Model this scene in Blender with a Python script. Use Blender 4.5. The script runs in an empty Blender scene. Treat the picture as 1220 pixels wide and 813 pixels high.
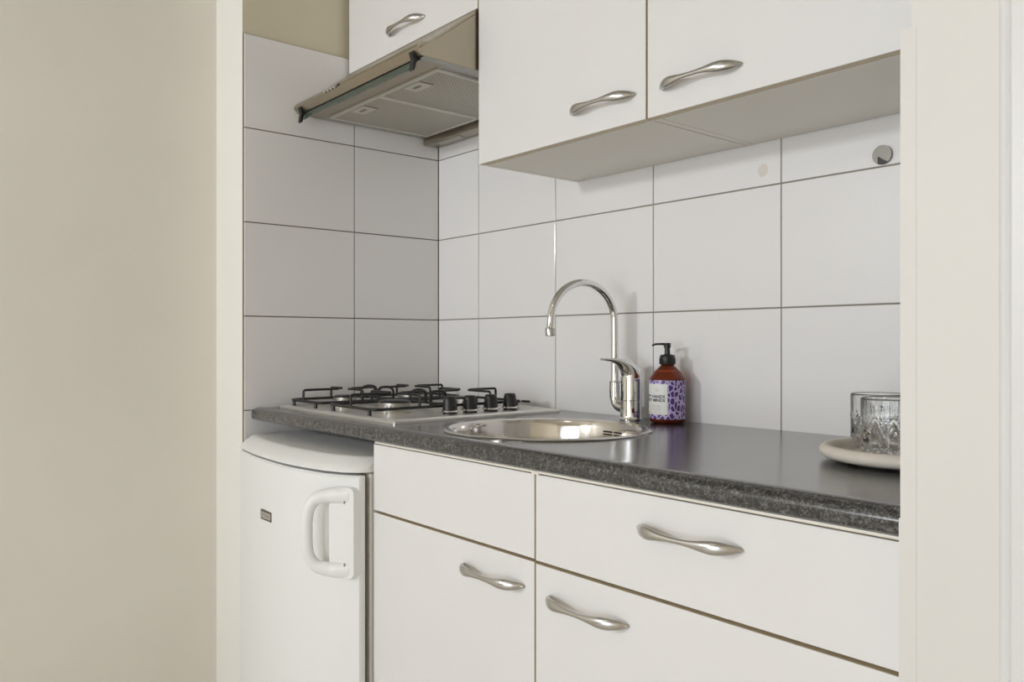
import bpy, bmesh, math, random
from mathutils import Vector, Matrix
random.seed(7)
PI = math.pi
C = bpy.context.scene.collection

# ------------------------------------------------------------------ materials
def mat(name, col=(.8,.8,.8), rough=.5, metal=0.0, spec=.5, **kw):
    m = bpy.data.materials.new(name); m.use_nodes = True
    b = m.node_tree.nodes['Principled BSDF']
    b.inputs['Base Color'].default_value = (*col, 1)
    b.inputs['Roughness'].default_value = rough
    b.inputs['Metallic'].default_value = metal
    b.inputs['Specular IOR Level'].default_value = spec
    for k, v in kw.items():
        b.inputs[k.replace('_', ' ')].default_value = v
    return m
class NT:
    def __init__(s, m): s.t = m.node_tree; s.b = s.t.nodes['Principled BSDF']
    def n(s, t, **kw):
        x = s.t.nodes.new(t)
        for k, v in kw.items():
            if hasattr(x, k): setattr(x, k, v)
            else: x.inputs[k.replace('_', ' ')].default_value = v
        return x
    def l(s, a, b): s.t.links.new(a, b)
    def math(s, op, a, b=None, c=None):
        x = s.t.nodes.new('ShaderNodeMath'); x.operation = op
        for i, v in enumerate((a, b, c)):
            if v is None: continue
            if isinstance(v, (int, float)): x.inputs[i].default_value = v
            else: s.l(v, x.inputs[i])
        return x.outputs[0]
    def coord(s, scale=(1,1,1)):
        tc = s.n('ShaderNodeTexCoord'); mp = s.n('ShaderNodeMapping')
        mp.inputs['Scale'].default_value = scale
        s.l(tc.outputs['Object'], mp.inputs['Vector']); return mp.outputs[0]
    def noise(s, scale, detail=3, rough=.5, sc=(1,1,1)):
        x = s.n('ShaderNodeTexNoise'); x.inputs['Scale'].default_value = scale
        x.inputs['Detail'].default_value = detail; x.inputs['Roughness'].default_value = rough
        s.l(s.coord(sc), x.inputs['Vector']); return x.outputs['Fac']
    def ramp(s, fac, stops):
        r = s.n('ShaderNodeValToRGB'); e = r.color_ramp.elements
        while len(e) < len(stops): e.new(.5)
        for el, (p, c) in zip(e, stops): el.position = p; el.color = (*c, 1)
        s.l(fac, r.inputs[0]); return r.outputs[0]
    def bump(s, h, strength=.1, dist=.001):
        b = s.n('ShaderNodeBump'); b.inputs['Strength'].default_value = strength
        b.inputs['Distance'].default_value = dist
        s.l(h, b.inputs['Height']); s.l(b.outputs[0], s.b.inputs['Normal'])

def vary(m, lo, hi, scale, bump=0, bscale=200, bdist=.0005, sc=(1,1,1)):
    t = NT(m); t.l(t.ramp(t.noise(scale, 4, .55, sc), [(.3, lo), (.7, hi)]), t.b.inputs['Base Color'])
    if bump: t.bump(t.noise(bscale, 3, .5, sc), bump, bdist)
    return m

plaster = vary(mat('warm_plaster', rough=.62, spec=.25), (.79,.75,.665), (.82,.78,.70), 2.5, .25, 60, .0006)
room_plaster = vary(mat('room_plaster', rough=.62, spec=.25), (.72,.64,.51), (.75,.67,.54), 2.5, .25, 60, .0006)
paint_w = vary(mat('off_white_paint', rough=.5, spec=.3), (.80,.78,.72), (.82,.80,.745), 3, .12, 70, .0005)
paint_w_dimmed = vary(mat('off_white_paint_dimmed', rough=.5, spec=.3), (.69,.665,.625), (.71,.685,.64), 3, .12, 70, .0005)  # same off-white wall paint, darkened to offset the strong window light here
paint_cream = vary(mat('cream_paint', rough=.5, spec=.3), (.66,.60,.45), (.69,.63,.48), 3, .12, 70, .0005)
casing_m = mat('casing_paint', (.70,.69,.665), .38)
ceil_m = mat('ceiling_paint', (.44,.40,.34), .8)
grout = mat('grout', (.20,.17,.13), .9, spec=.1)
grout_l = mat('grout_pale', (.27,.24,.20), .9, spec=.1)
tile = mat('glazed_tile', (.82,.80,.785), .13, spec=.5)
t = NT(tile); t.bump(t.noise(6, 2), .10, .0015)
def stained_tile():
    m = mat('glazed_tile_marked', (.82,.80,.785), .13, spec=.5); t = NT(m)
    t.bump(t.noise(6, 2), .10, .0015)
    tc = t.n('ShaderNodeTexCoord'); sp = t.n('ShaderNodeSeparateXYZ'); t.l(tc.outputs['Object'], sp.inputs[0])
    dx = t.math('MULTIPLY', t.math('SUBTRACT', sp.outputs[0], 1.157), 1.2)
    dz = t.math('SUBTRACT', sp.outputs[2], 1.364)
    d = t.math('SQRT', t.math('ADD', t.math('MULTIPLY', dx, dx), t.math('MULTIPLY', dz, dz)))
    k = t.math('LESS_THAN', t.math('ADD', d, t.math('MULTIPLY', t.noise(260, 3, .6), .018)), .0225)
    mx = t.n('ShaderNodeMix'); mx.data_type = 'RGBA'
    mx.inputs['A'].default_value = (.82,.80,.785,1); mx.inputs['B'].default_value = (.70,.63,.54,1)
    t.l(t.math('MULTIPLY', k, .7), mx.inputs['Factor']); t.l(mx.outputs['Result'], t.b.inputs['Base Color'])
    return m
tile_b = stained_tile()
front_m = vary(mat('door_laminate', rough=.42, spec=.4), (.73,.715,.695), (.745,.73,.71), 4, .08, 300, .0003)
edge_m = mat('beige_edge_band', (.64,.54,.37), .5)
carc_m = mat('cabinet_carcass', (.74,.66,.52), .5)
carc_w = mat('cabinet_underside', (.83,.79,.71), .45)
strip_m = mat('worktop_strip', (.72,.68,.60), .35)
handle_m = mat('brushed_nickel', (.56,.55,.53), .27, 1.0)
chrome = mat('chrome', (.78,.78,.77), .055, 1.0)
def steel(name, col, rough, sc, amt=.25, bmp=.06):
    m = mat(name, col, rough, 1.0); t = NT(m)
    n = t.noise(60, 4, .6, sc)
    t.l(t.math('ADD', t.math('MULTIPLY', n, amt), rough - amt * .5), t.b.inputs['Roughness'])
    t.bump(n, bmp, .0004); return m
steel_hob = steel('hob_steel', (.78,.76,.72), .30, (1, 30, 1), .06, .01)
steel_sink = steel('sink_steel', (.66,.63,.59), .13, (8, 8, 1), .10)
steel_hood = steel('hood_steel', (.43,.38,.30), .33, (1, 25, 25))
alu_flange = mat('hood_grey_flange', (.42,.41,.39), .4, .3)
black_en = mat('black_enamel', (.014,.013,.012), .33)
black_pl = mat('black_plastic', (.012,.012,.012), .38)
alu = mat('burner_aluminium', (.62,.60,.56), .32, 1.0)
fridge_m = mat('fridge_white', (.80,.80,.775), .34)
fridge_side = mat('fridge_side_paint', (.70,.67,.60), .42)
gasket = mat('grey_gasket', (.24,.24,.20), .7)
lid_m = mat('fridge_top_white', (.80,.79,.765), .33)
screw_m = mat('screw_steel', (.45,.44,.42), .3, 1.0)
tray_m = vary(mat('matte_tray', rough=.62, spec=.3), (.71,.65,.56), (.75,.69,.60), 40, .1, 300)
visor_m = mat('visor_glass', (.10,.13,.105), .10, spec=.35, Transmission_Weight=.3)
floor_m = vary(mat('oak_floor', rough=.45), (.68,.62,.53), (.76,.70,.61), 3, sc=(1, 8, 1))

# filters : perforated aluminium
steel_hob.node_tree.nodes['Principled BSDF'].inputs['Metallic'].default_value = .7
def filter_mat():
    m = mat('filter_mesh', (.47,.44,.37), .45, .25); t = NT(m)
    tc = t.n('ShaderNodeTexCoord'); sp = t.n('ShaderNodeSeparateXYZ'); t.l(tc.outputs['Object'], sp.inputs[0])
    a = t.math('SINE', t.math('MULTIPLY', sp.outputs[0], 2 * PI / .0095))
    b = t.math('SINE', t.math('MULTIPLY', sp.outputs[1], 2 * PI / .0095))
    k = t.math('MULTIPLY', a, b)
    c = t.ramp(t.math('ADD', t.math('MULTIPLY', k, .5), .5), [(.30, (.26,.24,.19)), (.60, (.56,.53,.46))])
    t.l(c, t.b.inputs['Base Color']); t.bump(k, .5, .0006); return m
filter_m = filter_mat()

def counter_mat():
    m = mat('dark_stone_laminate', rough=.3, spec=.5); t = NT(m)
    n1 = t.noise(330, 3, .65); n2 = t.noise(120, 3, .6)
    f = t.math('ADD', t.math('MULTIPLY', n1, .65), t.math('MULTIPLY', n2, .35))
    t.l(t.ramp(f, [(.38, (.012,.012,.012)), (.50, (.042,.041,.041)), (.66, (.17,.165,.16))]), t.b.inputs['Base Color'])
    s = t.noise(40, 4, .6, (1, 14, 1))
    t.l(t.math('ADD', t.math('MULTIPLY', s, .16), .13), t.b.inputs['Roughness'])
    t.bump(t.noise(160, 2, .5, (1, 3, 1)), .10, .0003)
    t.b.inputs['Coat Weight'].default_value = .5; t.b.inputs['Coat Roughness'].default_value = .2; t.b.inputs['Coat IOR'].default_value = 1.6; return m
counter_m = counter_mat()

glass_m = mat('crystal_glass', (.985,.99,.985), .0, spec=.5, Transmission_Weight=1.0, IOR=1.48)
amber_m = mat('amber_plastic', (.50,.085,.025), .04, Transmission_Weight=.85, IOR=1.4)
liquid_m = mat('dark_red_soap', (.12,.010,.005), .3)
white_lbl = mat('label_paper', (.80,.80,.76), .5)
ink_m = mat('label_ink', (.05,.05,.08), .6)
ink_g = mat('label_fine_print', (.38,.38,.40), .6)
def lavender():
    m = mat('lavender_spots', rough=.45); t = NT(m)
    v = t.n('ShaderNodeTexVoronoi'); v.feature = 'DISTANCE_TO_EDGE'
    v.inputs['Scale'].default_value = 116
    tc = t.n('ShaderNodeTexCoord'); mp = t.n('ShaderNodeMapping'); mp.inputs['Scale'].default_value = (1, 1, .62)
    mp.inputs['Rotation'].default_value = (.3, .5, .2)
    nz = t.n('ShaderNodeTexNoise'); nz.inputs['Scale'].default_value = 90
    t.l(tc.outputs['Object'], nz.inputs['Vector'])
    av = t.n('ShaderNodeVectorMath'); av.operation = 'MULTIPLY_ADD'
    t.l(nz.outputs['Color'], av.inputs[0]); av.inputs[1].default_value = (.007,.007,.007); t.l(tc.outputs['Object'], av.inputs[2])
    t.l(av.outputs[0], mp.inputs['Vector']); t.l(mp.outputs[0], v.inputs['Vector'])
    t.l(t.ramp(v.outputs['Distance'], [(.088, (.56,.47,.74)), (.125, (.075,.03,.15))]), t.b.inputs['Base Color'])
    return m
lav_m = lavender()

# ------------------------------------------------------------------ mesh helpers
def link(name, me, parent=None, kind=None):
    o = bpy.data.objects.new(name, me); C.objects.link(o)
    if parent: o.parent = parent
    if kind: o['kind'] = kind
    return o
def obj(name, bm, m, parent=None, kind=None, ang=35, loc=None):
    bmesh.ops.recalc_face_normals(bm, faces=bm.faces[:])
    me = bpy.data.meshes.new(name); bm.to_mesh(me); bm.free()
    for x in (m if isinstance(m, (list, tuple)) else [m]): me.materials.append(x)
    me.shade_smooth(); me.set_sharp_from_angle(angle=math.radians(ang))
    o = link(name, me, parent, kind)
    if loc: o.location = loc
    return o
def tag(o, label, cat, group=None):
    o['label'] = label; o['category'] = cat
    if group: o['group'] = group
    return o
def thing(name, label, cat, loc=(0,0,0), group=None):
    o = link(name, None); o.location = loc; o.empty_display_size = .05
    return tag(o, label, cat, group)
def box(bm, a, b, bev=0, seg=2, mi=0):
    r = bmesh.ops.create_cube(bm, size=1)
    vs = r['verts']
    for v in vs:
        v.co = Vector([a[i] + (v.co[i] + .5) * (b[i] - a[i]) for i in range(3)])
    fs = {f for v in vs for f in v.link_faces}
    for f in fs: f.material_index = mi
    if bev:
        es = list({e for v in vs for e in v.link_edges})
        bmesh.ops.bevel(bm, geom=es, offset=bev, segments=seg, profile=.5, affect='EDGES', clamp_overlap=True)
    return fs
def boxes(*bs, bev=0):
    bm = bmesh.new()
    for a, b in bs: box(bm, a, b, bev)
    return bm
def lathe(bm, prof, c=(0,0,0), seg=48, close=False, mi=0):
    rings = []
    for r, z in prof:
        if r < 1e-6: rings.append([bm.verts.new((c[0], c[1], c[2] + z))])
        else: rings.append([bm.verts.new((c[0] + r * math.cos(2*PI*i/seg), c[1] + r * math.sin(2*PI*i/seg), c[2] + z)) for i in range(seg)])
    pairs = list(zip(rings, rings[1:])) + ([(rings[-1], rings[0])] if close else [])
    for A, B in pairs:
        for i in range(seg):
            j = (i + 1) % seg
            q = [A[i % len(A)], A[j % len(A)], B[j % len(B)], B[i % len(B)]]
            u = []
            for v in q:
                if v not in u: u.append(v)
            if len(u) > 2:
                f = bm.faces.new(u); f.material_index = mi
def sweep(bm, pts, rad, seg=12, caps=True, up=Vector((0,0,1))):
    """tube along pts; rad: number, or list of (a, b) half-axes; a along 'side', b along 'up-ish'."""
    pts = [Vector(p) for p in pts]; n = len(pts)
    if isinstance(rad, (int, float)): rad = [(rad, rad)] * n
    tang = [(pts[min(i+1, n-1)] - pts[max(i-1, 0)]).normalized() for i in range(n)]
    side = tang[0].cross(up)
    if side.length < 1e-3: side = tang[0].cross(Vector((1, .01, 0)))
    side.normalize(); rings = []
    for i in range(n):
        side = (side - tang[i] * side.dot(tang[i])).normalized()
        nrm = side.cross(tang[i]).normalized()
        a, b = rad[i]
        rings.append([bm.verts.new(pts[i] + side * a * math.cos(2*PI*k/seg) + nrm * b * math.sin(2*PI*k/seg)) for k in range(seg)])
    for A, B in zip(rings, rings[1:]):
        for k in range(seg): bm.faces.new((A[k], A[(k+1) % seg], B[(k+1) % seg], B[k]))
    if caps:
        bm.faces.new(rings[0]); bm.faces.new(rings[-1])
def smooth_path(pts, n=6, it=None):
    """Catmull-Rom through pts"""
    P = [Vector(p) for p in pts]; P = [2*P[0]-P[1]] + P + [2*P[-1]-P[-2]]; out = []
    for i in range(1, len(P) - 2):
        a, b, c, d = P[i-1:i+3]
        for k in range(n):
            t = k / n
            out.append(.5 * ((2*b) + (c-a)*t + (2*a-5*b+4*c-d)*t*t + (3*b-a-3*c+d)*t**3))
    out.append(P[-2]); return out
def fillet(pts, r, n=5, closed=False):
    """polyline with rounded corners"""
    P = [Vector(p) for p in pts]; out = []; m = len(P)
    for i in range(m):
        if not closed and i in (0, m-1): out.append(P[i]); continue
        a, b, c = P[i-1], P[i], P[(i+1) % m]
        u, w = (a-b), (c-b); rr = min(r, u.length*.45, w.length*.45)
        p0, p1 = b + u.normalized()*rr, b + w.normalized()*rr
        for k in range(n + 1):
            t = k / n; out.append((1-t)**2*p0 + 2*t*(1-t)*b + t*t*p1)
    if closed: out.append(out[0].copy())
    return out
def prism_x(bm, prof, x0, x1, mi=0):
    """profile in (y,z) extruded along x"""
    A = [bm.verts.new((x0, y, z)) for y, z in prof]; B = [bm.verts.new((x1, y, z)) for y, z in prof]
    n = len(prof)
    for i in range(n):
        f = bm.faces.new((A[i], A[(i+1) % n], B[(i+1) % n], B[i])); f.material_index = mi
    for r in (A, B[::-1]):
        f = bm.faces.new(r); f.material_index = mi
def prism_z(bm, prof, z0, z1):
    A = [bm.verts.new((x, y, z0)) for x, y in prof]; B = [bm.verts.new((x, y, z1)) for x, y in prof]
    n = len(prof)
    for i in range(n): bm.faces.new((A[i], A[(i+1) % n], B[(i+1) % n], B[i]))
    bm.faces.new(A); bm.faces.new(B[::-1])
def text_mesh(s, size, depth=0.0, offset=0.0):
    cu = bpy.data.curves.new('lettering', 'FONT'); cu.body = s; cu.size = size; cu.extrude = depth
    cu.resolution_u = 3; cu.offset = offset
    o = bpy.data.objects.new('lettering', cu); C.objects.link(o)
    bpy.context.view_layer.update()
    dg = bpy.context.evaluated_depsgraph_get()
    me = bpy.data.meshes.new_from_object(o.evaluated_get(dg))
    bpy.data.objects.remove(o); bpy.data.curves.remove(cu)
    bm = bmesh.new(); bm.from_mesh(me); bpy.data.meshes.remove(me); return bm
def S(name, bm, m, parent=None): return obj(name, bm, m, parent, None if parent else 'structure', ang=12)

# ------------------------------------------------------------------ the room
YF = -.624                 # plane of the wall the niche opens in
XR = 1.720                 # tiled right side of the niche
H = 2.56
S('floor', boxes(((-.35,-4.3,-.06),(3.3,.12,0))), floor_m)
S('ceiling', boxes(((-.35,-4.3,H),(3.3,.12,H+.08))), ceil_m)
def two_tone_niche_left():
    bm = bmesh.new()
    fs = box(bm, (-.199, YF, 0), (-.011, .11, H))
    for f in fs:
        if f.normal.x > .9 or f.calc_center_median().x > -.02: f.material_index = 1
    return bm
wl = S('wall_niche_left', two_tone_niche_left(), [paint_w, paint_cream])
S('wall_left', boxes(((-.32,-4.3,0),(-.199,YF,H))), plaster)
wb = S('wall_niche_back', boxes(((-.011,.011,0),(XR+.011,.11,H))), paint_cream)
wr = S('wall_niche_right', boxes(((XR+.011,YF,0),(3.3,.11,H))), paint_w_dimmed)
S('wall_right', boxes(((3.2,-4.3,0),(3.3,YF,H))), room_plaster)
# wall behind the camera with its window
WX0, WX1, WZ0, WZ1, WY = 1.15, 2.95, .15, 1.70, -4.2
VX0, VX1, VZ0, VZ1 = .16, .68, 1.66, 1.94      # unseen high window at the left, added to hold the compact key light
S('wall_front', boxes(((-.199,WY-.1,0),(VX0,WY,H)), ((VX1,WY-.1,0),(WX0,WY,H)), ((VX0,WY-.1,0),(VX1,WY,VZ0)), ((VX0,WY-.1,VZ1),(VX1,WY,H)), ((WX1,WY-.1,0),(3.2,WY,H)), ((WX0,WY-.1,0),(WX1,WY,WZ0)), ((WX0,WY-.1,WZ1),(WX1,WY,H))), room_plaster)
win = bmesh.new()
for a, b in (((WX0,WY-.08,WZ0),(WX0+.06,WY-.02,WZ1)), ((WX1-.06,WY-.08,WZ0),(WX1,WY-.02,WZ1)), ((WX0,WY-.08,WZ0),(WX1,WY-.02,WZ0+.06)),
             ((WX0,WY-.08,WZ1-.06),(WX1,WY-.02,WZ1)), (((WX0+WX1)/2-.045,WY-.08,WZ0),((WX0+WX1)/2+.045,WY-.02,WZ1))):
    box(win, a, b, .004)
w1 = S('window_1', win, casing_m)
pane = bpy.data.materials.new('window_glass'); pane.use_nodes = True
pt = pane.node_tree; pt.nodes.clear()
po = pt.nodes.new('ShaderNodeOutputMaterial'); pm = pt.nodes.new('ShaderNodeMixShader'); pm.inputs[0].default_value = .07
ptr = pt.nodes.new('ShaderNodeBsdfTransparent'); pg = pt.nodes.new('ShaderNodeBsdfGlossy'); pg.inputs['Roughness'].default_value = .02
pt.links.new(ptr.outputs[0], pm.inputs[1]); pt.links.new(pg.outputs[0], pm.inputs[2]); pt.links.new(pm.outputs[0], po.inputs[0])
S('window_pane', boxes(((WX0+.05,WY-.055,WZ0+.05),(WX1-.05,WY-.049,WZ1-.05))), pane, w1)

win = bmesh.new()
for a, b in (((VX0,WY-.08,VZ0),(VX0+.03,WY-.02,VZ1)), ((VX1-.03,WY-.08,VZ0),(VX1,WY-.02,VZ1)), ((VX0,WY-.08,VZ0),(VX1,WY-.02,VZ0+.03)), ((VX0,WY-.08,VZ1-.03),(VX1,WY-.02,VZ1))):
    box(win, a, b, .004)
w2 = S('added_window', win, casing_m)
S('window_pane', boxes(((VX0+.02,WY-.055,VZ0+.02),(VX1-.02,WY-.049,VZ1-.02))), pane, w2)

# door casing to the right of the niche, and its door
cs = bmesh.new()
def casing(bm, x0, x1, inner):
    s = 1 if inner else -1
    prof = [(x0,YF), (x0,YF-.0015), (x0+s*.003,YF-.0045), (x0+s*.007,YF-.0055), (x0+s*.0095,YF-.0045), (x0+s*.0115,YF-.0085), (x0+s*.014,YF-.0105), (x1-s*.006,YF-.0105), (x1,YF-.0085), (x1,YF)]
    prism_z(bm, prof, 0, 2.14)
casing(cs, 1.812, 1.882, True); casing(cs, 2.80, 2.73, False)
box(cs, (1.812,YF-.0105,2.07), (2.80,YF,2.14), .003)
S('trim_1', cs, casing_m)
dr = bmesh.new(); box(dr, (1.884,YF-.008,.01), (2.728,YF,2.068), .002)
for z0, z1 in ((.2,.95),(1.1,1.9)):
    box(dr, (2.0,YF-.012,z0), (2.61,YF-.007,z1), .003)
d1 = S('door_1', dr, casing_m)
dh = bmesh.new(); sweep(dh, fillet([(1.94,YF-.008,1.03),(1.94,YF-.05,1.03),(2.05,YF-.05,1.03)], .01), .008)
S('door_handle', dh, handle_m, d1)

# tiling, real tiles with bevelled rims on a grout bed
Z0, TW, TH, G = 1.0811, .3313, .25, .0014
def tiling(bm, u_edges, z_edges, place, thick=.0105):
    for u0, u1 in zip(u_edges, u_edges[1:]):
        for z0, z1 in zip(z_edges, z_edges[1:]):
            bt = bmesh.new(); box(bt, (u0+G, 0, z0+G), (u1-G, thick, z1-G))
            es = [e for e in bt.edges if all(abs(v.co.y) < 1e-6 for v in e.verts)]
            bmesh.ops.bevel(bt, geom=es, offset=.0013, segments=2, profile=.5, affect='EDGES')
            for v in bt.verts: v.co = place(v.co)
            me = bpy.data.meshes.new('t'); bt.to_mesh(me); bt.free(); bm.from_mesh(me); bpy.data.meshes.remove(me)
zrows = [Z0 + TH * k for k in range(-4, 4)]           # .0811 ... 1.8311
zl = [0.0] + zrows
bm = bmesh.new(); tiling(bm, [0, .2043] + [.2043 + TW * k for k in range(1, 5)] + [XR], zl, lambda c: Vector((c.x, c.y, c.z)))
o = S('back_tiling', bm, tile_b, wb)
S('back_grout', boxes(((0,.0022,0),(XR,.0108,1.8305))), grout_l, wb)
bm = bmesh.new(); tiling(bm, [0, .2956, -YF], zl, lambda c: Vector((-c.y, -c.x, c.z)))
S('left_tiling', bm, tile, wl)
S('left_grout', boxes(((-.0108,YF+.001,0),(-.0022,0,1.8305))), grout, wl)
bm = bmesh.new(); tiling(bm, [0, .2956, -YF-.003], zl[:-2], lambda c: Vector((XR + c.y - (.0016 if c.z < .8305 else 0), -c.x, c.z)))
S('right_tiling', bm, tile, wr)
S('right_grout', boxes(((XR+.0022,YF+.004,0),(XR+.0108,0,1.3305))), grout_l, wr)
S('tile_edge', boxes(((XR,YF-.0004,Z0-TH),(XR+.016,YF+.0030,Z0+TH)), ((XR-.0016,YF-.0004,0),(XR+.016,YF+.0030,Z0-TH))), paint_w_dimmed, wr)

# ------------------------------------------------------------------ cupboard handle
def handle_bm():
    """bow handle, centred on x, door plane y=0, standing out to -y"""
    bm = bmesh.new(); L = .172; n = 56; pts = []; rad = []
    for i in range(n + 1):
        q = -math.cos(PI * i / n); s = abs(q)            # denser near the ends
        x = q * L / 2 * (1 - .035 * s**6)
        y = -.0265 * (1 - s**3.4) - .0004
        w = .0038 + .0053 * math.exp(-((s - .66) / .31)**2)
        if s > .9: w *= 1 - .38 * ((s - .9) / .1)**2
        d = .0030 + .0026 * math.exp(-((s - .66) / .28)**2)
        if s > .93: d = .0030 + .002 * (s - .93) / .07
        pts.append((x, y, 0)); rad.append((w, d))
    sweep(bm, pts, rad, 18, True, up=Vector((0, 1, 0)))
    return bm
H_ME = None
def add_handle(parent, x, y, z):
    global H_ME
    if H_ME is None:
        o = obj('handle', handle_bm(), handle_m, parent, ang=50); H_ME = o.data
    else: o = link('handle', H_ME, parent)
    o.location = Vector((x, y, z)) - parent.location - (parent.parent.location if parent.parent else Vector())
    return o

def front(name, x0, x1, z0, z1, y, parent, th=.018):
    """laminate front: white faces, beige edge band all round"""
    bm = bmesh.new(); fs = box(bm, (x0, y, z0), (x1, y + th, z1))
    es = [e for e in bm.edges if all(abs(v.co.y - y) < 1e-6 for v in e.verts)]
    bmesh.ops.bevel(bm, geom=es, offset=.0012, segments=2, profile=.5, affect='EDGES')
    bm.normal_update()
    for f in bm.faces: f.material_index = 0 if abs(f.normal.y) > .3 else 1
    for v in bm.verts: v.co -= parent.location
    return obj(name, bm, [front_m, edge_m], parent, ang=12)
def local(bm, parent):
    for v in bm.verts: v.co -= parent.location
    return bm
def carcass(name, x0, x1, y0, y1, z0, z1, parent, m, top=True, th=.016, mid=None):
    bs = [((x0,y0,z0),(x0+th,y1,z1)), ((x1-th,y0,z0),(x1,y1,z1)), ((x0+th+.0006,y0+.001,z0+.0006),(x1-th-.0006,y1,z0+th)), ((x0+th,y1-.006,z0+th),(x1-th,y1,z1))]
    if top: bs.append(((x0+th,y0,z1-th),(x1-th,y1,z1)))
    else: bs.append(((x0+th,y0,z1-.03),(x1-th,y0+.016,z1)))
    if mid: bs.append(((x0+th,y0,mid-.008),(x1-th,y0+.1,mid+.008)))
    bm = bmesh.new()
    for a, b in bs: box(bm, a, b, .0005, 1)
    return obj(name, local(bm, parent), m, parent)

# ------------------------------------------------------------------ base cabinets
YD = -.590                              # face of the doors
XA0, XJ, XB1 = .6100, 1.1185, 1.7165
sinkcab = thing('base_cabinet', 'white base cabinet under the sink with blank upper panel and one door', 'cabinet', (XA0, YD, 0))
carcass('carcass', XA0+.001, XJ-.0006, YD+.020, -.03, .10, .7995, sinkcab, carc_m, top=False, mid=.6575)
obj('plinth', local(boxes(((XA0+.003,YD+.06,0),(XJ-.003,YD+.075,.099))), sinkcab), front_m, sinkcab)
front('front_panel', XA0, XJ-.0018, .6608, .7985, YD, sinkcab)
dA = front('door', XA0, XJ-.0018, .104, .6556, YD, sinkcab)
add_handle(dA, 1.008, YD, .611)
drw = thing('drawer_cabinet', 'white base cabinet at right with one wide drawer above a door', 'cabinet', (XJ, YD, 0))
carcass('carcass', XJ+.0006, XB1-.001, YD+.020, -.03, .10, .7995, drw, carc_m, top=False, mid=.6560)
obj('plinth', local(boxes(((XJ+.003,YD+.06,0),(XB1-.003,YD+.075,.099))), drw), front_m, drw)
dw = front('drawer', XJ+.0018, XB1, .6592, .7985, YD, drw)
add_handle(dw, 1.424, YD, .7515)
dB = front('door', XJ+.0018, XB1, .104, .6540, YD, drw)
add_handle(dB, 1.235, YD, .6065)

# ------------------------------------------------------------------ wall cabinets
YU = -.320
ZB = 1.4205
def wall_cab(label, x0, x1, z0, hx, hz):
    t = thing('wall_cabinet', label, 'cabinet', (x0, YU, z0), 'white wall cabinets above the worktop')
    carcass('carcass', x0+.0008, x1-.0008, YU+.021, -.003 if z0 < 1.6 else -.014, z0-.0006, 2.14, t, carc_w)
    d = front('door', x0+.0012, x1-.0014, z0, 2.139, YU, t)
    add_handle(d, hx, YU, hz)
    return t
wall_cab('white wall cabinet with one door directly above the extractor hood', .0105, .6165, 1.7820, .314, 1.830)
wall_cab('white wall cabinet right of the extractor hood, handle at its lower right', .6185, 1.1205, ZB, 1.010, 1.4715)
wall_cab('rightmost white wall cabinet, handle at its lower left corner', 1.1225, 1.7195, ZB, 1.240, 1.4675)

# ------------------------------------------------------------------ worktop with sink cut-out
SC, SR = Vector((.885, -.350, 0)), .210
WT = .835
prof = [(-.0015,.807),(-.0015,WT),(-.5605,WT),(-.5660,WT+.0006),(-.5725,WT+.0020),(-.580,WT+.0028),(-.587,WT+.0026),(-.594,WT+.0010),(-.600,WT-.0025),(-.6038,WT-.0075),(-.605,WT-.013),(-.605,.8125),(-.6035,.8092),(-.600,.807)]
bm = bmesh.new(); prism_x(bm, prof, .0025, XR-.003)
es = [e for e in bm.edges if all(abs(v.co.x-.0025) < 1e-6 for v in e.verts) and min(v.co.y for v in e.verts) < -.5]
wt = obj('worktop', bm, counter_m)
tag(wt, 'dark grey speckled stone-look worktop with rounded front edge', 'worktop')
cut = bmesh.new(); lathe(cut, [(0,.7),(SR-.012,.7),(SR-.012,.9),(0,.9)], SC, 96)
cutter = obj('cutter', cut, counter_m)
md = wt.modifiers.new('b', 'BOOLEAN'); md.operation = 'DIFFERENCE'; md.object = cutter; md.solver = 'EXACT'
bpy.context.view_layer.update()
me = bpy.data.meshes.new_from_object(wt.evaluated_get(bpy.context.evaluated_depsgraph_get()))
wt.modifiers.clear(); wt.data = me; me.set_sharp_from_angle(angle=math.radians(35))
bpy.data.objects.remove(cutter)
bm = bmesh.new(); box(bm, (.63,-.5995,.8022), (XR-.004,-.585,.8065), .0012)
box(bm, (1.121,-.6005,.8002), (1.138,-.596,.8060), .0006)
obj('edge_strip', bm, strip_m, wt)

# ------------------------------------------------------------------ sink
sk = thing('sink', 'round stainless steel sink set into the dark worktop', 'sink', (SC.x, SC.y, WT))
bm = bmesh.new()
lathe(bm, [(SR, .0002),(SR+.0004,.0022),(SR-.003,.0042),(SR-.009,.0046),(SR-.013,.0030),(SR-.016,.0026),(SR-.019,.0018),(SR-.0215,-.003),(SR-.0235,-.012),
           (SR-.028,-.06),(SR-.032,-.115),(SR-.038,-.135),(SR-.052,-.150),(SR-.08,-.156),(.05,-.160),(.040,-.163),(.038,-.170),(0,-.170),
           ][:17] + [(.0,-.163)], (0,0,0), 96)
# outer skin so the bowl has thickness
lathe(bm, [(SR,.0002),(SR-.014,.0002),(SR-.0165,-.004),(SR-.022,-.012),(SR-.0265,-.06),(SR-.0305,-.116),(SR-.0365,-.1365),(SR-.051,-.1517),(SR-.08,-.158),(.0,-.166)], (0,0,0), 96)
obj('basin', bm, steel_sink, sk)
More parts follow.
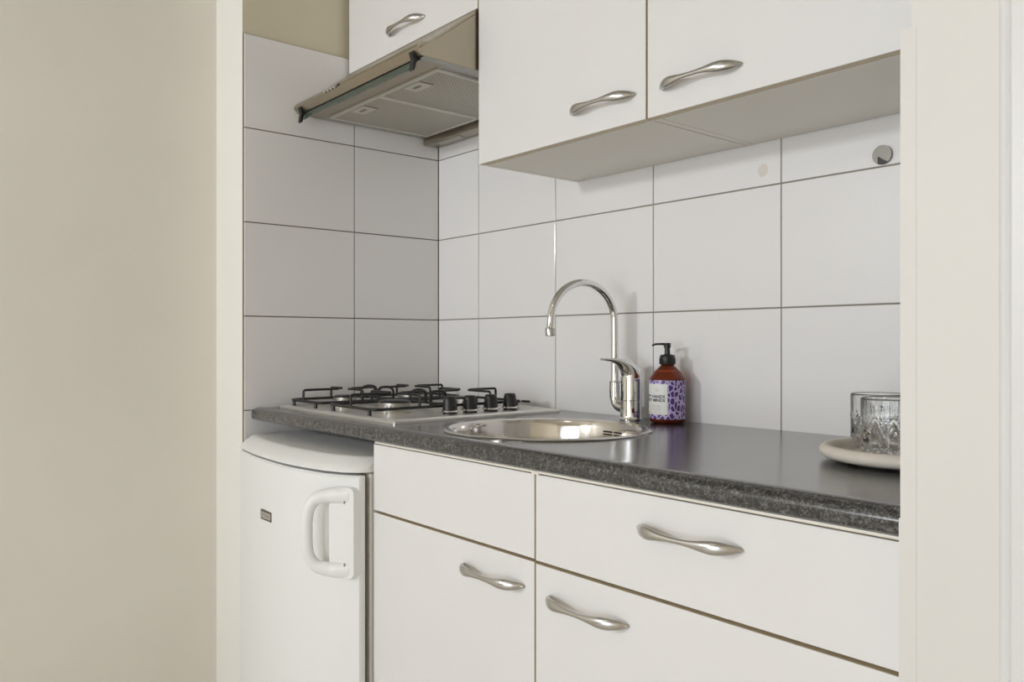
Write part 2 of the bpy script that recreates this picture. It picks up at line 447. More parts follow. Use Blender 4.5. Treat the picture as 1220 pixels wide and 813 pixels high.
# overflow slots on the inner wall
rr = SR - .0240
for oa, dz in ((92, -.0185), (82.5, -.0185), (92, -.0245), (82.5, -.0245)):
    bm = bmesh.new(); n = 8
    pa = [(rr*math.cos(math.radians(oa + (i/n-.5)*7.2)), rr*math.sin(math.radians(oa + (i/n-.5)*7.2)), dz) for i in range(n+1)]
    sweep(bm, pa, [(.0022,.0019)]*(n+1), 8)
    obj('overflow_slot', bm, black_pl, sk)
bm = bmesh.new(); lathe(bm, [(0,-.1595),(.02,-.159),(.036,-.1575),(.041,-.1555),(.042,-.1590),(0,-.1625)], (0,0,0), 48)
obj('drain', bm, chrome, sk)

# ------------------------------------------------------------------ tap
TX, TY = .858, -.066
tp = thing('kitchen_tap', 'chrome kitchen mixer tap with high curved spout behind the round sink', 'tap', (TX, TY, WT))
bm = bmesh.new()
lathe(bm, [(0,.0002),(.0265,.0002),(.0268,.003),(.0250,.0055),(.0246,.010),(.0246,.0440),(.0240,.0448),(.0246,.0456),(.0246,.0940),(0,.0940)], (0,0,0), 48)
obj('body', bm, chrome, tp)
ang = math.radians(262); D = Vector((math.cos(ang), math.sin(ang), 0))
# dome cap + lever in one casting
bm = bmesh.new()
la = math.radians(250); LD = Vector((math.cos(la), math.sin(la), 0))
ctl = [(0,.0955,.0246,.0246),(.001,.104,.0242,.0240),(.006,.1135,.0232,.0215),(.014,.1220,.0215,.0165),(.025,.1290,.0190,.0112),(.039,.1340,.0160,.0068),(.053,.1368,.0130,.0044),(.064,.1380,.0118,.0036),(.073,.1383,.0100,.0028)]
pts = smooth_path([LD*c[0] + Vector((0,0,c[1])) for c in ctl], 5)
rr_ = smooth_path([(c[2], c[3], 0) for c in ctl], 5)
sweep(bm, pts, [(p.x, p.y) for p in rr_], 28, up=LD)
obj('lever', bm, chrome, tp, ang=50)
# red / blue mark
bm = bmesh.new(); box(bm, (-.003,-.0256,.018), (.0035,-.0244,.028), .0005)
m_ = obj('temperature_mark', bm, mat('dark_red_mark', (.10,.008,.01), .3), tp); m_.rotation_euler = (0,0,math.radians(52))
ea = math.radians(176); EDR = Vector((math.cos(ea), math.sin(ea), 0)); E0 = EDR*.054
zc = .224; R = .090
P = [EDR*.008+Vector((0,0,.0265)), EDR*.026+Vector((0,0,.0262)), EDR*.042+Vector((0,0,.0305)), EDR*.051+Vector((0,0,.042)), E0+Vector((0,0,.056)), E0+Vector((0,0,.083))]
bm = bmesh.new(); sweep(bm, smooth_path(P, 6), [(.0122,.0122)]*(5*6+1), 20)
lathe(bm, [(0,.0832),(.0122,.0832),(.0128,.084),(.0128,.0865),(.0118,.0875),(0,.0875)], E0, 32)
obj('elbow', bm, chrome, tp, ang=50)
pts = [E0 + Vector((0,0,z)) for z in (.088,.11,.14,.17,.20)]
for i in range(0, 25):
    a = PI * i / 24 * 1.0
    pts.append(E0 + D*(R - R*math.cos(a)) + Vector((0,0,zc + R*.98*math.sin(a))))
e = pts[-1]; pts += [e + Vector((0,0,-.008)) + D*.0008, e + Vector((0,0,-.016)) + D*.002]
bm = bmesh.new(); sweep(bm, pts, .0088, 20)
obj('spout', bm, chrome, tp, ang=60)
e = pts[-1]
bm = bmesh.new(); lathe(bm, [(0,-.0175),(.0098,-.0175),(.0112,-.016),(.0116,-.002),(.0108,0),(0,0)], e, 32)
obj('aerator', bm, handle_m, tp)

# ------------------------------------------------------------------ soap bottle
BX, BY, BR = .955, -.0565, .0390
sb = thing('soap_bottle', 'amber pump soap bottle with lavender patterned label beside the tap', 'bottle', (BX, BY, WT))
bm = bmesh.new()
lathe(bm, [(0,.0012),(.030,.0006),(.0360,.0022),(BR-.0006,.0065),(BR,.011),(BR,.095),(BR-.0006,.0985),(BR-.004,.1035),(.0285,.1125),(.0205,.1205),(.0150,.1255),(.0138,.1275),(.0138,.1295),(0,.1295)], (0,0,0), 64)
obj('bottle', bm, amber_m, sb, ang=60)
bm = bmesh.new()
lathe(bm, [(0,.0030),(.030,.0030),(.0350,.0050),(.0372,.010),(.0374,.0925),(.0355,.0965),(0,.0965)], (0,0,0), 48)
obj('liquid', bm, liquid_m, sb)
def patch(r, a0, a1, z0, z1, n=60):
    bm = bmesh.new(); A = []; B = []
    for i in range(n+1):
        a = a0 + (a1-a0)*i/n
        A.append((r*math.cos(a), r*math.sin(a))); 
    vi = [[bm.verts.new((x*k, y*k, z)) for x, y in A] for k, z in ((1,z0),(1,z1),(.9965,z1),(.9965,z0))]
    for p in range(4):
        P_, Q_ = vi[p], vi[(p+1) % 4]
        for i in range(n): bm.faces.new((P_[i], P_[i+1], Q_[i+1], Q_[i]))
    for i in (0, n): bm.faces.new([vi[p][i] for p in range(4)])
    return bm
cam_az = math.radians(-51)
lb = obj('label', patch(BR+.0004, cam_az-math.radians(205), cam_az+math.radians(120), .0105, .0945, 120), lav_m, sb)
PA1 = cam_az + math.radians(1); PA0 = PA1 - math.radians(128)
obj('text_panel', patch(BR+.0007, PA0, PA1, .0205, .0865, 50), white_lbl, lb)
def wrap(bm, a_start, z, r=BR+.0011):
    for v in bm.verts:
        a = a_start + v.co.x / r; v.co = Vector(((r)*math.cos(a), (r)*math.sin(a), z + v.co.y))
    return bm
def textw(bm): return max(v.co.x for v in bm.verts)
for s, z in (('HAPPY HANDS', .0565), ('DIRTY MINDS', .0485)):
    b = text_mesh(s, .0088, offset=.00022)
    for v in b.verts: v.co.x *= 1.1
    w = textw(b)
    bmesh.ops.subdivide_edges(b, edges=b.edges[:], cuts=1)
    obj('lettering', wrap(b, PA1 - math.radians(8) - w/(BR+.0011), z), ink_m, lb)
for z, w0, w1 in ((.078,.020,.0255),(.0735,.014,.030),(.0705,.019,.025),(.0395,.012,.042),(.0365,.015,.040),(.0325,.012,.044),(.0295,.014,.042),(.0245,.012,.060)):
    b = bmesh.new(); x = w0
    while x < w1:
        l = random.uniform(.0015,.0035); box(b, (x,0,-.0001), (min(x+l,w1),.0008,.0001)); x += l + .0008
    for v in b.verts: v.co.z = 0
    # runs leftwards from the panel's right edge
    for v in b.verts: v.co.x = -v.co.x
    bmesh.ops.remove_doubles(b, verts=b.verts[:], dist=1e-6)
    obj('fine_print', wrap(b, PA1 - math.radians(2) + .00, z), ink_g, lb)
bm = bmesh.new()
lathe(bm, [(0,.1280),(.0165,.1280),(.0170,.1290),(.0170,.1420),(.0160,.1475),(.0145,.1490),(.0085,.1500),(.0062,.1510),(.0058,.1640),(.0075,.1650),(.0075,.1740),(.0065,.1752),(0,.1752)], (0,0,0), 40)
for k in range(28):
    a = 2*PI*k/28
    sweep(bm, [(.0170*math.cos(a), .0170*math.sin(a), .1295), (.0170*math.cos(a), .0170*math.sin(a), .1415)], .0006, 5)
na = math.radians(212); N = Vector((math.cos(na), math.sin(na), 0))
sweep(bm, smooth_path([Vector((0,0,.1715)), N*.012+Vector((0,0,.1728)), N*.026+Vector((0,0,.1722)), N*.033+Vector((0,0,.1690))], 5), [(.0048,.0028)]*6+[(.0040,.0024)]*5+[(.0032,.0022)]*5, 12)
obj('pump', bm, black_pl, sb, ang=50)

# ------------------------------------------------------------------ tray and tumblers
TC = Vector((1.565, -.247, WT)); TR = .128
tr = thing('round_tray', 'round matte beige tray with thick rounded rim at right end of worktop', 'tray', TC)
bm = bmesh.new()
pr = [(0,.0040),(TR-.03,.0040),(TR-.022,.0025),(TR-.012,.0045)]
for k in range(0, 13):
    a = -PI/2 + PI*k/12; pr.append((TR-.0115+.0115*math.cos(a), .0145+.0095*math.sin(a)))
pr += [(TR-.018,.0220),(TR-.0215,.0150),(TR-.024,.0110),(TR-.030,.0095),(0,.0095)]
lathe(bm, pr, (0,0,0), 96)
obj('dish', bm, tray_m, tr, ang=60)
for k in range(4):
    bm = bmesh.new()
    a = PI/4 + k*PI/2; lathe(bm, [(0,.0002),(.007,.0002),(.0075,.0045),(0,.0045)], (.085*math.cos(a), .085*math.sin(a), 0), 16)
    obj('foot', bm, black_pl, tr)

def tumbler_me():
    bm = bmesh.new(); n = 240; m = 84; Hh = .084; R0 = .0415
    def tri(x):   # distance to nearest integer 0..0.5
        return abs(x - round(x))
    rings = []
    for j in range(m+1):
        z = Hh * j / m; ring = []
        for i in range(n):
            th = 2*PI*i/n
            r = R0 - .0035*math.exp(-z/.004) + 0
            if z < .056 and z > .003:
                k = 10
                u = th*k/(2*PI); v = z/.0275
                g1 = tri(u + v*.5); g2 = tri(u - v*.5)
                depth = .0022*(max(0, 1-g1/.12) + max(0, 1-g2/.12))
                # fine hobnail between every second pair
                if (math.floor(u+v*.5) + math.floor(u-v*.5)) % 2 == 0:
                    f1 = tri((u+v*.5)*4); f2 = tri((u-v*.5)*4)
                    depth += .0008*(max(0,1-f1/.35)+max(0,1-f2/.35))
                edge = min(1, (.056-z)/.006); r -= depth*edge
            elif z >= .045:
                r -= 0
            if z >= .040:   # vertical flutes in the upper third
                g = tri(th*20/(2*PI)); r -= .0004*max(0,1-g/.10)*min(1,max(0,(z-.052)/.004))*min(1,max(0,(Hh-.006-z)/.01))
            ring.append(bm.verts.new((r*math.cos(th), r*math.sin(th), z)))
        rings.append(ring)
    ri = R0 - .0034
    inner = [(R0-.0008,Hh+.0010),(R0-.0018,Hh+.0014),(R0-.0028,Hh+.0008),(ri,Hh-.002),(ri-.0003,.05),(ri-.0008,.022),(ri-.004,.0145),(ri-.012,.0118)]
    for r, z in inner: rings.append([bm.verts.new((r*math.cos(2*PI*i/n), r*math.sin(2*PI*i/n), z)) for i in range(n)])
    for A, B in zip(rings, rings[1:]):
        for i in range(n): bm.faces.new((A[i], A[(i+1)%n], B[(i+1)%n], B[i]))
    c = bm.verts.new((0,0,.0113))
    for i in range(n): bm.faces.new((rings[-1][i], rings[-1][(i+1)%n], c))
    c = bm.verts.new((0,0,.0012))
    for i in range(n): bm.faces.new((rings[0][i], c, rings[0][(i+1)%n]))
    return bm
g1 = obj('tumbler', tumbler_me(), glass_m, ang=40)
g1.location = (1.486, -.186, WT+.0098)
tag(g1, 'cut crystal tumbler on the beige tray, the rear one nearer the tiles', 'glass', 'crystal tumblers on the tray')
g2 = g1.copy(); C.objects.link(g2); g2.location = (1.546, -.272, WT+.0098); g2.rotation_euler.z = .21
g2['label'] = 'cut crystal tumbler on the beige tray, the front one half hidden by the wall'

# ------------------------------------------------------------------ gas hob
HX0, HX1, HY0, HY1 = .020, .605, -.537, -.045
hob = thing('gas_hob', 'four-burner stainless steel gas hob with black pan supports and knobs', 'hob', (HX0, HY0, WT))
def L(p): return Vector(p) - hob.location
def hobbm(bm):
    for v in bm.verts: v.co -= hob.location
    return bm
bm = bmesh.new()
def rrect(x0, x1, y0, y1, r, z, n=6):
    out = []
    for cx, cy, a0 in ((x1-r,y1-r,0),(x0+r,y1-r,PI/2),(x0+r,y0+r,PI),(x1-r,y0+r,3*PI/2)):
        for k in range(n+1):
            a = a0 + PI/2*k/n; out.append((cx+r*math.cos(a), cy+r*math.sin(a), z))
    return out
levels = [(0,.0003,.006),(0,.0050,.006),(.0018,.0066,.006),(.014,.0086,.010),(.020,.0086,.012),(.028,.0048,.014),(.05,.0034,.02)]
rg = [[bm.verts.new(p) for p in rrect(HX0+i, HX1-i, HY0+i, HY1-i, r, WT+z)] for i, z, r in levels]
for A, B in zip(rg, rg[1:]):
    for i in range(len(A)): bm.faces.new((A[i], A[(i+1)%len(A)], B[(i+1)%len(B)], B[i]))
bm.faces.new(rg[-1]); bm.faces.new(rg[0][::-1])
obj('hob_plate', hobbm(bm), steel_hob, hob)
ZH = WT + .0036
burn = [(.108,-.385,.030), (.108,-.170,.040), (.362,-.385,.040), (.362,-.170,.030)]
for x, y, r in burn:
    bm = bmesh.new()
    lathe(bm, [(0,0),(r+.012,0),(r+.012,.003),(r+.002,.0045),(r-.002,.006),(r-.002,.019),(r+.001,.020),(r+.001,.0235),(0,.0235)], (0,0,0), 40)
    for k in range(24):
        a = 2*PI*k/24; box(bm, ((r-.0025)*math.cos(a)-.0012, (r-.0025)*math.sin(a)-.0012, .009), ((r-.0025)*math.cos(a)+.0012+.001*math.cos(a), (r-.0025)*math.sin(a)+.0012, .018))
    b = obj('burner', bm, alu, hob); b.location = L((x, y, ZH))
    bm = bmesh.new(); lathe(bm, [(0,.0237),(r-.001,.0237),(r-.0005,.0265),(r-.004,.0290),(0,.0300)], (0,0,0), 40)
    obj('burner_cap', bm, black_en, b)
    bm = bmesh.new(); lathe(bm, [(0,0),(.0028,0),(.0028,.017),(.0015,.019),(0,.019)], (r*.5+.012, -r-.004, 0), 12)
    obj('igniter', bm, white_lbl, b)
ZF, ZT, WR = WT+.0215, WT+.0505, .0032
def pan_support(x0, x1, y0, y1, bs, stub):
    bm = bmesh.new()
    sweep(bm, fillet([(x0,y0,ZF),(x1,y0,ZF),(x1,y1,ZF),(x0,y1,ZF)], .022, 6, True), WR*1.12, 10, False)
    for x, y in ((x0+.024,y0),(x1-.024,y0),(x0+.024,y1),(x1-.024,y1)):      # rubber feet
        lathe(bm, [(0,ZH-ZF+.0004),(.0045,ZH-ZF+.0004),(.0045,-.004),(.003,0),(0,0)], (x, y, ZF), 12)
    ym = (y0+y1)/2
    for bx, by in bs:
        for (sx, sy, dx, dy) in ((x0,by,1,0),(x1,by,-1,0),(bx, y0 if by < ym else y1, 0, 1 if by < ym else -1)):
            ex, ey = bx - dx*.020, by - dy*.020
            sweep(bm, fillet([(sx,sy,ZF),(sx,sy,ZT),(ex,ey,ZT)], .007, 5), WR, 10)
    # middle bar with the two inner fingers and their hoops
    sweep(bm, [(x0,ym,ZF),(x1,ym,ZF)], WR, 10)
    bx = bs[0][0]
    for s in (-1, 1):
        by = bs[0][1] if s < 0 else bs[1][1]
        sweep(bm, fillet([(bx+s*.012,ym,ZF),(bx+s*.012,ym,ZT),(bx,by - s*.020,ZT)], .008, 5), WR, 10)
        hp = [Vector((bx+s*.045, ym - .026, ZF)) , Vector((bx+s*.045, ym-.022, ZT-.004)), Vector((bx+s*.045, ym, ZT+.003)), Vector((bx+s*.045, ym+.022, ZT-.004)), Vector((bx+s*.045, ym+.026, ZF))]
        sweep(bm, smooth_path(hp, 6), WR, 10)
        sweep(bm, [hp[0], hp[-1]], WR, 8)
    if stub: sweep(bm, [(x1,y1,ZF),(x1+.028,y1,ZF)], WR, 10)
    obj('pan_support', hobbm(bm), black_en, hob, ang=60)
pan_support(.028, .203, -.507, -.062, [(b[0], b[1]) for b in burn[:2]], False)
pan_support(.250, .474, -.507, -.062, [(b[0], b[1]) for b in burn[2:]], True)
kn0 = None
for y in (-.315, -.254, -.189, -.126):
    bm = bmesh.new()
    lathe(bm, [(0,.0042),(.0165,.0042),(.0180,.0055),(.0182,.010),(.0178,.0135),(.0168,.0340),(.0155,.0400),(.0130,.0422),(0,.0430)], (0,0,0), 32)
    for v in bm.verts:      # flattened grip
        if v.co.z > .012: v.co.x *= 1 - .15*min(1, (v.co.z-.012)/.025); v.co.y *= 1 - .03*min(1,(v.co.z-.012)/.025)
    k = obj('knob', bm, black_pl, hob, ang=50); k.location = L((.500, y, ZH))
    bm = bmesh.new(); lathe(bm, [(.0184,.0048),(.0212,.0050),(.0218,.0066),(.0208,.0088),(.0184,.0098)], (0,0,0), 40, True)
    obj('knob_ring', bm, chrome, k)
    bm = bmesh.new(); lathe(bm, [(0,0),(.0175,0),(.0175,.0046),(0,.0046)], (0,0,0), 32)
    obj('knob_base', bm, black_pl, k)

# ------------------------------------------------------------------ extractor hood
hood = thing('extractor_hood', 'brushed steel slanted extractor hood with two mesh filters under wall cabinet', 'extractor hood', (.004, -.484, 1.60))
def hb(bm):
    for v in bm.verts: v.co -= hood.location
    return bm
X0, X1 = .003, .6135
ZU = 1.640
# shell: front/top sheet, two sides, back, underside frame
bm = bmesh.new()
outer = [(-.3225,1.7790),(-.3255,1.7740),(-.452,1.6765),(-.464,1.6725),(-.4745,1.6690),(-.4810,1.6635),(-.4845,1.6560),(-.4835,1.6530),(-.4715,1.6395)]
th = .0012
inner = [(-.4690,1.6405),(-.4780,1.6540),(-.464,1.6660),(-.452,1.6700),(-.322,1.7700),(-.3213,1.7790)]
prism_x(bm, outer + inner, X0, X1)
for x in (X0, X1-.0015):
    s = [( -.3215,1.7780),(-.3215,1.7690),(-.4510,1.6705),(-.4640,1.6670),(-.4780,1.6560),(-.4690,ZU),(-.012,ZU),(-.012,1.7780)]
    A = [bm.verts.new((x, y, z)) for y, z in s]; B = [bm.verts.new((x+.0015, y, z)) for y, z in s]
    for i in range(len(s)): bm.faces.new((A[i], A[(i+1)%len(s)], B[(i+1)%len(s)], B[i]))
    bm.faces.new(A); bm.faces.new(B[::-1])
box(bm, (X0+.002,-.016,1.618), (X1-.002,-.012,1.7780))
box(bm, (X0+.002,-.466,1.6395), (X1-.002,-.398,1.6415))
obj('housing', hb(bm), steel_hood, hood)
bm = bmesh.new()     # grey inner flanges beside the filters
for a, b in (((X0+.0016,-.468,ZU),(.043,-.06,ZU+.004)), ((.5685,-.400,ZU-.001),(X1-.0016,-.06,ZU+.004)), ((.590,-.462,ZU-.0022),(X1-.0016,-.401,ZU+.004)), ((X0+.002,-.074,ZU-.001),(X1-.002,-.060,ZU+.003))):
    box(bm, a, b, .0008)
obj('flange', hb(bm), alu_flange, hood)
bm = bmesh.new()  # dark strip standing in for the hood's shadow on the wall tiles
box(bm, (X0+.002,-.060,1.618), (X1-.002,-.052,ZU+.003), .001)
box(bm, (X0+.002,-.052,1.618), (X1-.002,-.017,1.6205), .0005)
obj('rear_shadow_strip', hb(bm), steel_hood, hood)
for x0, x1 in ((.046,.3045), (.3065,.5655)):
    bm = bmesh.new(); box(bm, (x0+.006,-.392,ZU-.0045), (x1-.006,-.082,ZU+.004), .001)
    f = obj('grease_filter', hb(bm), filter_m, hood)
    fr = bmesh.new()
    for a, b in (((x0,-.398,ZU-.007),(x0+.007,-.076,ZU+.004)), ((x1-.007,-.398,ZU-.007),(x1,-.076,ZU+.004)), ((x0+.007,-.398,ZU-.007),(x1-.007,-.3915,ZU+.004)), ((x0+.007,-.083,ZU-.007),(x1-.007,-.076,ZU+.004))):
        box(fr, a, b, .001)
    obj('filter_frame', hb(fr), mat('filter_frame_aluminium', (.66,.64,.58), .4, .4), f)
    lt = bmesh.new(); cx = (x0+x1)/2
    box(lt, (cx-.034,-.386,ZU-.0068), (cx+.034,-.345,ZU-.0040), .0008)
    obj('latch_plate', hb(lt), mat('latch_aluminium', (.62,.59,.52), .45, .3), f)
    lt = bmesh.new(); box(lt, (cx-.016,-.372,ZU-.0076), (cx+.014,-.362,ZU-.0060), .0004)
    obj('latch_slot', hb(lt), gasket, f); lt = bmesh.new(); box(lt, (cx+.036,-.386,ZU-.0062), (cx+.0375,-.343,ZU-.0040))
    obj('latch_slot', hb(lt), gasket, f)
bm = bmesh.new()      # glass visor below the front rail
vis = [(-.4690,1.6375),(-.4660,1.6380),(-.4745,1.6170),(-.4775,1.6165)]
prism_x(bm, vis, .045, .582)
obj('visor', hb(bm), visor_m, hood)
for x in (.030, .583):
    bm = bmesh.new()
    pr = [(-.4860,1.6500),(-.4780,1.6510),(-.4715,1.6440),(-.4640,1.6405),(-.4650,1.6350),(-.4735,1.6290),(-.4790,1.6100),(-.4850,1.6090),(-.4835,1.6260),(-.4805,1.6340),(-.4840,1.6420)]
    prism_x(bm, pr, x, x+.013)
    obj('hinge_clip', hb(bm), black_pl, hood)
# control slider and buttons on the fascia
tilt = math.atan2(.0065, .013)
for i, x in enumerate((.182,.200,.218,.236,.256)):
    bm = bmesh.new(); box(bm, (-.0055,-.0035,-.0030), (.0045,.0025,.0030), .0012)
    b = obj('button', bm, chrome if i < 4 else black_pl, hood); b.location = Vector((x, -.4830, 1.6580)) - hood.location; b.rotation_euler = (-.45, 0, 0)
for i, x in enumerate((.191,.209,.227,.246)):
    bm = bmesh.new(); box(bm, (-.0032,-.0012,-.0042), (.0032,.002,.0042), .0006)
    b = obj('button_gap', bm, black_pl, hood); b.location = Vector((x, -.4825, 1.6580)) - hood.location; b.rotation_euler = (-.45, 0, 0)
bm = bmesh.new()      # lamp cover in the rear underside
prism_z(bm, [(.030+.02,-.050),(.18,-.050),(.165,-.022),(.050+.015,-.022)], 1.6160, 1.6178)
obj('lamp_cover', hb(bm), mat('lamp_cover', (.40,.38,.32), .3), hood)

# ------------------------------------------------------------------ refrigerator
fr = thing('refrigerator', 'white tabletop refrigerator standing under the left end of the worktop', 'refrigerator', (.30, -.35, 0))
def fb(bm):
    for v in bm.verts: v.co -= fr.location
    return bm
curve = [(.020,-.643),(.090,-.656),(.20,-.670),(.36,-.676),(.49,-.661),(.556,-.640)]
cpts = [(p.x, p.y) for p in smooth_path([(x,y,0) for x, y in curve], 7)]
def outline(off, xr, yb, x_l=.016, cr=.004):
    """bowed front, moved back by off; closed counter-clockwise"""
    f = [(max(x, x_l), y + off) for x, y in cpts if x < xr - cr]
    f += [(xr - cr*.3, -.6165 + off + (0 if cr < .01 else -.004)), (xr, -.6135 + off + cr*.4)]
    return f + [(xr, yb), (x_l, yb)]
bm = bmesh.new()
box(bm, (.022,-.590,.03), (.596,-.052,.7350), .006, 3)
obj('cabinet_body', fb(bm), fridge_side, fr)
bm = bmesh.new(); prism_z(bm, [(x, y) for x, y in outline(.034, .590, -.5895, .024)], .09, .732)
obj('door_gasket', fb(bm), gasket, fr)
def loft_z(bm, rings):
    R_ = [[bm.verts.new((x, y, z)) for x, y in pr] for pr, z in rings]
    for A, B in zip(R_, R_[1:]):
        for i in range(len(A)): bm.faces.new((A[i], A[(i+1)%len(A)], B[(i+1)%len(B)], B[i]))
    bm.faces.new(R_[0]); bm.faces.new(R_[-1][::-1])
bm = bmesh.new()
loft_z(bm, [(outline(.004,.597,-.603),.085), (outline(.0,.597,-.603),.090), (outline(.0,.597,-.603),.727), (outline(.004,.597,-.603),.7315)])
fdoor = obj('door', fb(bm), fridge_m, fr, ang=25)
# lid
def lid_ring(off, inset=0):
    f = [(x, y + off) for x, y in cpts if x < .556]
    f = [(max(x, .016+inset), y) for x, y in f]
    tail = [(.562,-.637),(.575,-.628),(.588,-.614),(.596,-.598),(.5985,-.575)]
    tail = [(x - inset, y + off) for x, y in tail]
    return f + tail + [(.5985-inset, -.053+0*off), (.016+inset, -.053)]
bm = bmesh.new()
loft_z(bm, [(lid_ring(.006,.004),.7362),(lid_ring(.0),.7378),(lid_ring(.003,.0),.7440),(lid_ring(.012,.001),.7530),(lid_ring(.030,.003),.7655),(lid_ring(.035,.005),.7682),(lid_ring(.040,.008),.7692)])
obj('lid', fb(bm), lid_m, fr, ang=24)
bm = bmesh.new(); box(bm, (.04,-.57,0), (.58,-.08,.032), .004)
obj('plinth', fb(bm), black_pl, fr)
# badge
bd = bmesh.new(); box(bd, (.2315,-.6762,.5915), (.2925,-.6715,.6145), .0004)
bdg = obj('badge', fb(bd), mat('badge_dark', (.10,.09,.07), .4, .3), fr)
bdg.rotation_euler = (0,0,0)
bd = bmesh.new(); box(bd, (.2365,-.6768,.5958), (.2875,-.6762,.6100))
obj('badge_plate', fb(bd), mat('badge_silver', (.58,.52,.46), .4, .4), bdg)
b = text_mesh('ETNA', .0125, .0001)
w = textw(b)
for v in b.verts: v.co = Vector((.2405 + v.co.x*(.043/w), -.6771 - v.co.z, .5985 + v.co.y))
obj('lettering', fb(b), mat('badge_ink', (.20,.18,.16), .5), bdg)

# handle: plate at the right edge, outward leaning D-shaped grip
def fridge_handle():
    bm = bmesh.new()
    ZA, ZM = .518, .7085      # bottom and top
    zc_ = (ZA+ZM)/2; hh = (ZM-ZA)/2
    n = 40
    def loop(scale_z, tmin, tmax): pass
    # mounting plate
    pl = []
    for cx, cz, a0 in ((.585,ZM-.012,0),(.560,ZM-.012,PI/2),(.560,ZA+.012,PI),(.585,ZA+.012,3*PI/2)):
        for k in range(6):
            a = a0 + PI/2*k/5; pl.append((cx+.012*math.cos(a), cz+.012*math.sin(a)))
    def yy(x): return -.6170 - (.597-x)*.62
    A = [bm.verts.new((x, yy(x)-.013, z)) for x, z in pl]; B = [bm.verts.new((x, yy(x)+.004, z)) for x, z in pl]
    for i in range(len(pl)): bm.faces.new((A[i], A[(i+1)%len(pl)], B[(i+1)%len(pl)], B[i]))
    bm.faces.new(A); bm.faces.new(B[::-1])
    # grip: band sweeping out from the plate, down, and back
    path = [(.585,-.6325,ZM-.0172),(.566,-.648,ZM-.0172),(.552,-.660,ZM-.0178),(.533,-.680,ZM-.024),(.524,-.692,ZM-.040),(.5205,-.697,ZM-.062),(.520,-.698,zc_),
            (.5205,-.697,ZA+.062),(.524,-.692,ZA+.040),(.533,-.680,ZA+.024),(.552,-.660,ZA+.0178),(.566,-.648,ZA+.0172),(.585,-.6325,ZA+.0172)]
    pts = smooth_path(path, 6); m = len(pts); rad = []
    for i in range(m):
        s = abs(2*i/(m-1)-1)
        k_ = min(1, max(0, (s - .35) / .45)); k_ = k_*k_*(3-2*k_)
        rad.append((.0130*(1-k_) + .0165*k_, .0095*(1-k_) + .0085*k_ - .0035*max(0,(s-.8)/.2)))
    sweep(bm, pts, rad, 20, True, up=Vector((-.6,-.8,0)))
    return bm
hd = obj('handle', fb(fridge_handle()), fridge_m, fr, ang=50)
for z in (.678, .5475):
    bm = bmesh.new(); lathe(bm, [(0,.0012),(.002,.0015),(.0036,.0008),(.0042,0),(0,-.001)], (0,0,0), 20)
    box(bm, (-.0026,-.0005,.0008), (.0026,.0005,.0018)); box(bm, (-.0005,-.0026,.0008), (.0005,.0026,.0018))
    s = obj('screw', bm, screw_m, hd); s.location = Vector((.5790, -.6170-.018*.62-.0135, z)) - fr.location
    s.rotation_euler = Vector((-math.sin(math.atan(.62))*-0 + 0, 0, 0)) if False else (PI/2, 0, math.atan(-.62)*-1*-1)

# ------------------------------------------------------------------ round steel tea-towel holder on the tiles
hk = thing('mounted_towel_hook', 'small round brushed steel towel holder stuck on the tiles under cabinet', 'towel holder', (1.405, 0, 1.351))
bm = bmesh.new()
R1 = .0175; n = 60; pts = []
a_s, a_e = math.radians(-115), math.radians(-52)
# disc with a wedge cut away at the bottom
ring = [(R1*math.cos(a), R1*math.sin(a)) for a in [a_e + (2*PI-(a_e-a_s))*i/n for i in range(n+1)]]
prof2 = ring + [(-.0070,-.0020)]
A = [bm.verts.new((x, -.0060, z)) for x, z in prof2]; B = [bm.verts.new((x*1.0, -.0005, z)) for x, z in prof2]
for i in range(len(A)): bm.faces.new((A[i], A[(i+1)%len(A)], B[(i+1)%len(B)], B[i]))
fa = bm.faces.new(A); bm.faces.new(B[::-1])
bmesh.ops.triangulate(bm, faces=[f for f in bm.faces if len(f.verts) > 4])
obj('disc', bm, steel('holder_steel', (.20,.19,.17), .38, (25, 1, 25)), hk)
bm = bmesh.new()
prof3 = [(R1*.97*math.cos(a_s+(a_e-a_s)*i/10), R1*.97*math.sin(a_s+(a_e-a_s)*i/10)) for i in range(11)] + [(-.0068,-.0022)]
A = [bm.verts.new((x, -.0050, z)) for x, z in prof3]; B = [bm.verts.new((x, -.0007, z)) for x, z in prof3]
for i in range(len(A)): bm.faces.new((A[i], A[(i+1)%len(A)], B[(i+1)%len(B)], B[i]))
bm.faces.new(A); bm.faces.new(B[::-1])
obj('rubber_grip', bm, black_pl, hk)

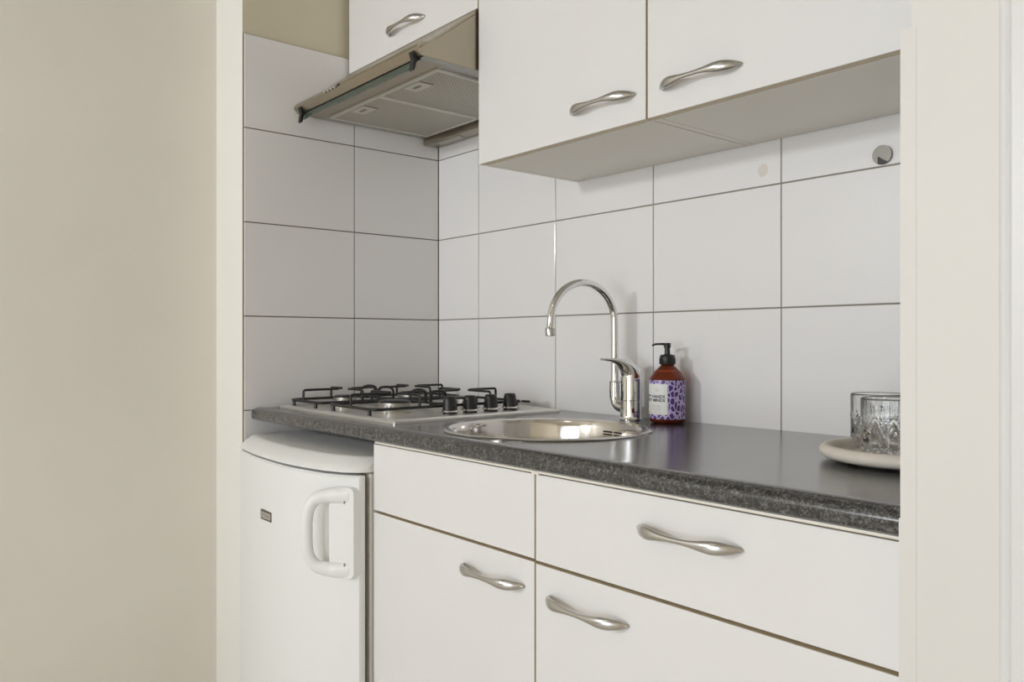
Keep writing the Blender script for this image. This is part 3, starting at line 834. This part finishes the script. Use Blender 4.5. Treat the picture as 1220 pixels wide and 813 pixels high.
# ------------------------------------------------------------------ light
def area(name, loc, rot, sx, sy, power, col):
    l = bpy.data.lights.new(name, 'AREA'); l.shape = 'RECTANGLE'; l.size = sx; l.size_y = sy; l.energy = power; l.color = col
    o = bpy.data.objects.new(name, l); C.objects.link(o); o.location = loc; o.rotation_euler = rot; return o
area('window_daylight', ((WX0+WX1)/2, WY-.12, (WZ0+WZ1)/2), (math.radians(90), 0, 0), WX1-WX0, WZ1-WZ0, 56, (.88,.955,1.06))
area('added_key_light', ((VX0+VX1)/2, WY-.11, (VZ0+VZ1)/2), (math.radians(87), 0, math.radians(-6)), VX1-VX0, VZ1-VZ0, 70, (.93,.97,1.02))  # compact key light for the crisp shadows, shining through the added window
cl = thing('added_fill_lamp', 'round opal ceiling lamp, unseen, added as warm fill light behind the camera', 'lamp', (1.45,-2.3,H-.001))  # unseen lamp, added for a little warm light from above
bm = bmesh.new(); lathe(bm, [(0,-.002),(.17,-.002),(.175,-.012),(.165,-.030),(0,-.034)], (0,0,0), 48)
em = mat('opal_glass', (.9,.88,.84), .4); em.node_tree.nodes['Principled BSDF'].inputs['Emission Color'].default_value = (1,.93,.83,1)
em.node_tree.nodes['Principled BSDF'].inputs['Emission Strength'].default_value = 3
obj('shade', bm, em, cl)

w = bpy.data.worlds.new('World'); bpy.context.scene.world = w; w.use_nodes = True
w.node_tree.nodes['Background'].inputs[0].default_value = (.9,.95,1,1)
w.node_tree.nodes['Background'].inputs[1].default_value = 1.0

# ------------------------------------------------------------------ camera
cam = bpy.data.cameras.new('camera'); co = bpy.data.objects.new('camera', cam); C.objects.link(co)
co.location = (2.1027, -1.4649, 1.0117); co.rotation_euler = (math.radians(90), 0, math.radians(49.98))
cam.sensor_width = 36; cam.lens = 969.9 / 1220 * 36
cam.shift_y = (408.0 - 406.5) / 1220
cam.clip_start = .02
sc = bpy.context.scene; sc.camera = co
sc.view_settings.view_transform = 'Standard'; sc.view_settings.look = 'None'; sc.view_settings.gamma = 1
sc.view_settings.exposure = 0.0; sc.view_settings.use_curve_mapping = False
